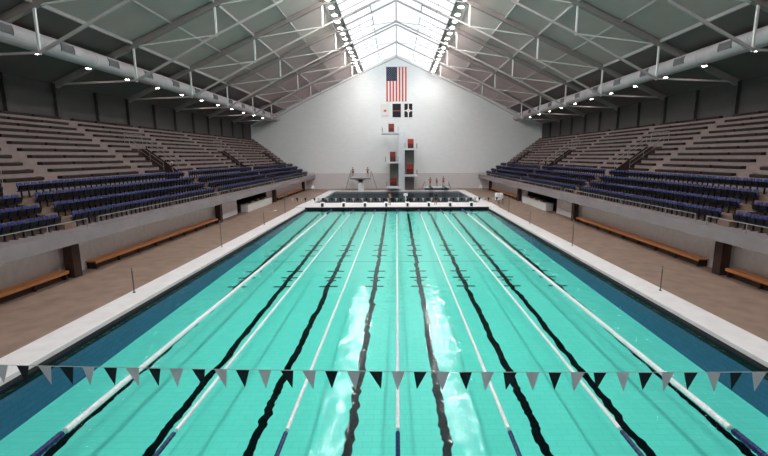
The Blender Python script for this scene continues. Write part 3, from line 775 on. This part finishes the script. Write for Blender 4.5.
b.lathe((0, -.026, zc_), [(.0001, -.008), (.36, -.008), (.36, .006)], 20, 0, 'Y'); b.build('white_cross', M_FLAGW, t)
b = MB(); b.prism([((.22 if i % 2 == 0 else .09) * math.sin(i * PI / 5), -.046, zc_ + (.22 if i % 2 == 0 else .09) * math.cos(i * PI / 5)) for i in range(10)], (0, .012, 0)); b.build('star', M_GREYTXT, t)
bb(-.8, .8, -.03, .03, zt, zt + .05).build('hanging_rod', M_CHROME, t)

# ------------------------------------------------------------------ people
def person(loc, rot, label, pose='stand', top=None, bottom=M_SWIM, hair=M_HAIR, cap=False, h=1.78, group=None, lean=0.0):
    """one skinned body; skin / top / bottom by height on the rest figure"""
    S = h / 1.78
    J = {}; E = []; R = {}
    def j(n, p, r, par=None):
        J[n] = Vector(p); R[n] = r
        if par: E.append((par, n))
    # facing -Y
    j('pelvis', (0, 0, .95), .125); j('belly', (0, -.005, 1.10), .115, 'pelvis'); j('chest', (0, -.01, 1.30), .135, 'belly'); j('neck', (0, .0, 1.495), .060, 'chest')
    j('jaw', (0, -.022, 1.585), .082, 'neck'); j('head', (0, -.01, 1.67), .092, 'jaw'); j('crown', (0, .0, 1.735), .06, 'head')
    for s, nm in ((-1, 'l'), (1, 'r')):
        j('hip' + nm, (s * .095, 0, .90), .095, 'pelvis'); 
        step = .0
        j('knee' + nm, (s * .105, -.01 + step, .50), .058, 'hip' + nm); j('ankle' + nm, (s * .11, .02 + step, .09), .038, 'knee' + nm); j('toe' + nm, (s * .125, -.15 + step, .035), .032, 'ankle' + nm)
        j('sho' + nm, (s * .175, 0, 1.435), .058, 'chest')
        if pose == 'arms_front': el, wr = (s * .25, -.10, 1.19), (s * .12, -.30, 1.12)
        elif pose == 'hips': el, wr = (s * .38, .06, 1.22), (s * .20, -.05, 1.02)
        elif pose == 'raise' and s > 0: el, wr = (s * .42, -.05, 1.52), (s * .40, -.12, 1.78)
        else: el, wr = (s * .235, .02, 1.16), (s * .25, -.06, .92)
        j('elb' + nm, el, .042, 'sho' + nm); j('wri' + nm, wr, .027, 'elb' + nm)
        d = (Vector(wr) - Vector(el)).normalized(); side = Vector((0, 1, 0)); side = (side - d * side.dot(d)).normalized()
        j('palm' + nm, Vector(wr) + d * .055, .030, 'wri' + nm)
        inw = d.cross(side) * s
        for f in range(4):
            o_ = side * ((f - 1.5) * .022)
            ln = (.07, .082, .078, .06)[f]
            j('f%d%s' % (f, nm), Vector(wr) + d * .095 + o_, .010, 'palm' + nm); j('g%d%s' % (f, nm), Vector(wr) + d * (.095 + ln * .55) + o_ - inw * .008, .009, 'f%d%s' % (f, nm)); j('t%d%s' % (f, nm), Vector(wr) + d * (.095 + ln) + o_ - inw * .03, .008, 'g%d%s' % (f, nm))
        j('th1' + nm, Vector(wr) + d * .04 - side * .035, .011, 'palm' + nm); j('th2' + nm, Vector(wr) + d * .085 - side * .055, .009, 'th1' + nm)
    if lean:
        for n in J:
            if J[n].z > 1.0 and not n.startswith(('hip', 'knee')):
                p = J[n] - Vector((0, 0, .98)); J[n] = Vector((0, 0, .98)) + Matrix.Rotation(lean, 3, 'X') @ p
    names = list(J); idx = {n: i for i, n in enumerate(names)}
    me = bpy.data.meshes.new('person'); me.from_pydata([J[n] * S for n in names], [(idx[a], idx[c]) for a, c in E], [])
    o = bpy.data.objects.new('person', me); COL.objects.link(o)
    md = o.modifiers.new('skin', 'SKIN'); md.use_smooth_shade = True
    for i, n in enumerate(names):
        sv = me.skin_vertices[0].data[i]; r = R[n] * S
        sv.radius = (r, r * (.72 if n in ('pelvis', 'belly', 'chest') else 1.0)); sv.use_root = (n == 'pelvis')
    sb = o.modifiers.new('sub', 'SUBSURF'); sb.levels = 1; sb.render_levels = 1
    dg = bpy.context.evaluated_depsgraph_get(); nm_ = bpy.data.meshes.new_from_object(o.evaluated_get(dg))
    o.modifiers.clear(); o.data = nm_; bpy.data.meshes.remove(me)
    nm_.materials.clear()
    for m in (M_SKIN, bottom, top or M_SKIN): nm_.materials.append(m)
    inv = Matrix.Rotation(-lean, 3, 'X')
    for p in nm_.polygons:
        c = p.center / S
        if lean and c.z > .98: c = inv @ (c - Vector((0, 0, .98))) + Vector((0, 0, .98))
        z, ax = c.z, abs(c.x)
        k = 0
        low = .78 if bottom is M_SWIM else .1
        if low < z < 1.02 and ax < .205: k = 1
        if top is not None and 1.0 <= z < 1.49 and ax < .245: k = 2
        p.material_index = k; p.use_smooth = True
    hd = J['head'] * S
    # face: nose, eyes, mouth, ears
    fc = MB(); 
    fw = Matrix.Rotation(lean, 3, 'X')
    def hp(x, y, z): return hd + (fw @ Vector((x, y, z))) * S
    fc.prism([hp(-.012, -.09, -.035), hp(.012, -.09, -.035), hp(0, -.092, .005)], fw @ Vector((0, -.028, -.006)) * S)
    for s in (-1, 1): fc.lathe(hp(s * .088, 0, -.01), [(.004, -.012), (.025, -.008), (.022, .008), (.004, .012)], 8, 0, 'X')
    fc.build('nose_and_ears', M_SKIN, o)
    ey = MB()
    for s in (-1, 1): ey.lathe(hp(s * .034, -.086, .005), [(.001, -.006), (.011, -.003), (.011, .003), (.001, .006)], 8, 0, 'Y')
    ey.prism([hp(-.026, -.088, -.066), hp(.026, -.088, -.066), hp(.020, -.090, -.060), hp(0, -.092, -.062), hp(-.020, -.090, -.060)], fw @ Vector((0, -.008, 0)) * S)
    ey.build('eyes_and_mouth', M_HAIR, o)
    hr = MB()
    pr = [(.085, .012), (.101, .04), (.092, .075), (.06, .105), (.001, .115)]
    hr.lathe(hp(0, .022, .012), [(r * S, z * S) for r, z in pr], 12)
    if cap: hr.prism([hp(-.07, -.06, .035), hp(.07, -.06, .035), hp(.05, -.18, .03), hp(-.05, -.18, .03)], (0, 0, .012))
    hh = hr.build('cap' if cap else 'hair', M_SHIRTW if cap else hair, o, True)
    if cap: hh['label'] = 'white cap'
    o.location = loc; o.rotation_euler = (0, 0, rot)
    tag(o, label, 'person', group)
    return o
SB = 82.6
person((-8.45, SB + .3, DZ + 2.57), 0, 'person in dark swimwear standing on left end of tall springboard stand', h=1.8)
person((-5.6, SB + .3, DZ + 2.57), .1, 'person in dark swimwear standing on right end of tall springboard stand', 'arms_front', h=1.85)
person((6.45, SB + .2, DZ + .73), .3, 'person with hands on hips on low springboard stand, nearest the tower', 'hips', h=1.75, bottom=mat('swim_red', (.35, .04, .03), .6))
person((7.75, SB + .5, DZ + .6), -.2, 'person leaning forward in the middle of the low springboard stand', 'arms_front', h=1.75, lean=.35)
person((9.0, SB + .2, DZ + .73), .2, 'tall person standing on far right of the low springboard stand', h=1.85)
person((-.95, 55.9, BZ), 2.6, 'person with bare shoulders standing beside the starting blocks', 'arms_front', h=1.72, lean=.12)
person((5.1, 56.0, BZ), 3.3, 'person in dark shirt standing behind the right starting blocks', 'arms_front', top=M_SHIRTD, h=1.72)
person((-21.5, 41.3, rz(3)), PI / 2 + .5, 'person in white cap standing in the left stand at the stair opening', top=M_SHIRTD, bottom=M_SHIRTD, cap=True, h=1.76)
person((21.5, 65.3, rz(3)), -PI / 2, 'person in dark clothes standing behind the right blue seats, farther one', top=M_SHIRTD, bottom=M_SHIRTD, h=1.75)
person((21.5, 62.3, rz(3)), -PI / 2 + .4, 'person in dark clothes standing behind the right blue seats, nearer one', 'hips', top=M_SHIRTD, bottom=M_SHIRTD, h=1.75)

# ------------------------------------------------------------------ small deck things
t = empty('starter_stand', (1.15, 56.2, BZ), 'white starter stand with wide head beside the starting blocks', 'stand')
b = MB(); b.lathe((0, 0, 0), [(.24, 0), (.24, .05), (.09, .09), (.07, .3), (.07, 1.2)], 10); b.build('post', M_WHITE, t)
b = MB(); b.cbox(-.27, .27, -.14, .14, 1.2, 1.55, .04); b.build('speaker_box', M_WHITE, t)
t = empty('covered_cart', (13.75, 57.2, DZ), 'cart with white cover on dark legs at right pool corner', 'cart')
b = MB(); b.cbox(-.52, .45, -.4, .4, .85, 1.55, .09); b.prism([(-.52, -.42, .62), (.1, -.42, .7), (.1, -.42, .9), (-.52, -.42, .9)], (0, .84, 0)); b.build('white_cover', M_SHIRTW, t)
b = MB(); b.cbox(-.1, .5, -.35, .35, .62, .86, .03); b.build('shelf', M_POLE, t)
for sx, sy in ((-.05, -.3), (.45, -.3), (-.05, .3), (.45, .3)):
    b = MB(); b.bar((sx, sy, .0), (sx, sy, .64), .06, .06, up=(0, 1, 0)); b.build('leg', M_POLE, t)
def chair(loc, rot, mt, label, group=None):
    t = empty('deck_chair', loc, label, 'chair', group, rot)
    b = MB(); b.cbox(-.25, .25, -.25, .25, .43, .47, .02); b.build('seat', mt, t)
    b = MB(); b.prism([(-.25, .22, .47), (.25, .22, .47), (.23, .32, .92), (-.23, .32, .92)], (0, .03, .0)); b.build('backrest', mt, t)
    for sx in (-1, 1):
        for sy in (-1, 1):
            b = MB(); b.bar((sx * .24, sy * .25, 0), (sx * .21, sy * .21, .43), .035, .035, up=(0, 1, 0)); b.build('leg', mt, t)
chair((-16.0, 81.9, DZ), .4, M_WHITE, 'white chair on the deck at the far left corner')
chair((16.1, 82.5, DZ), -.5, M_WHITE, 'white chair on the deck at the far right corner')
chair((-17.2, 64.3, DZ), -PI / 2, M_POLE, 'dark chair before the far left bench, nearer the camera', 'dark chairs before the far left bench')
chair((-17.2, 65.8, DZ), -PI / 2 + .3, M_POLE, 'dark chair before the far left bench, farther one', 'dark chairs before the far left bench')
b = MB(); b.cbox(-.15, .15, -.22, .22, 0, .05, .02); b.lathe((0, .22, 0), [(.15, 0), (.15, .035), (.13, .05)], 14)
tag(b.build('kickboard', M_SHIRTW, loc=(-14.8, 51.5, DZ)), 'small white kickboard lying on the brown deck, left side', 'kickboard')

# ------------------------------------------------------------------ world, camera, colour
w = bpy.data.worlds.new('world'); SC.world = w; w.use_nodes = True
N = w.node_tree.nodes; L = w.node_tree.links
bg = N['Background']
tc = N.new('ShaderNodeTexCoord'); sx = N.new('ShaderNodeSeparateXYZ'); rp = N.new('ShaderNodeValToRGB')
L.new(tc.outputs['Generated'], sx.inputs[0]); L.new(sx.outputs['Z'], rp.inputs['Fac'])
rp.color_ramp.elements[0].color = (0.95, 0.97, 1, 1); rp.color_ramp.elements[1].color = (0.90, 0.97, 1, 1)
L.new(rp.outputs['Color'], bg.inputs['Color']); bg.inputs['Strength'].default_value = 2.3
cd = bpy.data.cameras.new('camera'); cam = bpy.data.objects.new('camera', cd); COL.objects.link(cam)
cam.location = (0, 0, H); cam.rotation_euler = (PI / 2 - math.atan(72 / 427), 0, 0)
cam.rotation_euler.rotate_axis('Z', -0.004)
cd.sensor_width = 36; cd.lens = 427 / 768 * 36; cd.shift_x = -13 / 768; cd.clip_end = 300
SC.camera = cam
vs = SC.view_settings
vs.view_transform = 'Standard'; vs.look = 'None'; vs.gamma = 1; vs.use_curve_mapping = False; vs.exposure = 0.0
cy = SC.cycles
cy.use_denoising = True; cy.max_bounces = 8; cy.diffuse_bounces = 5; cy.glossy_bounces = 3; cy.transparent_max_bounces = 12
cy.sample_clamp_indirect = 12.0
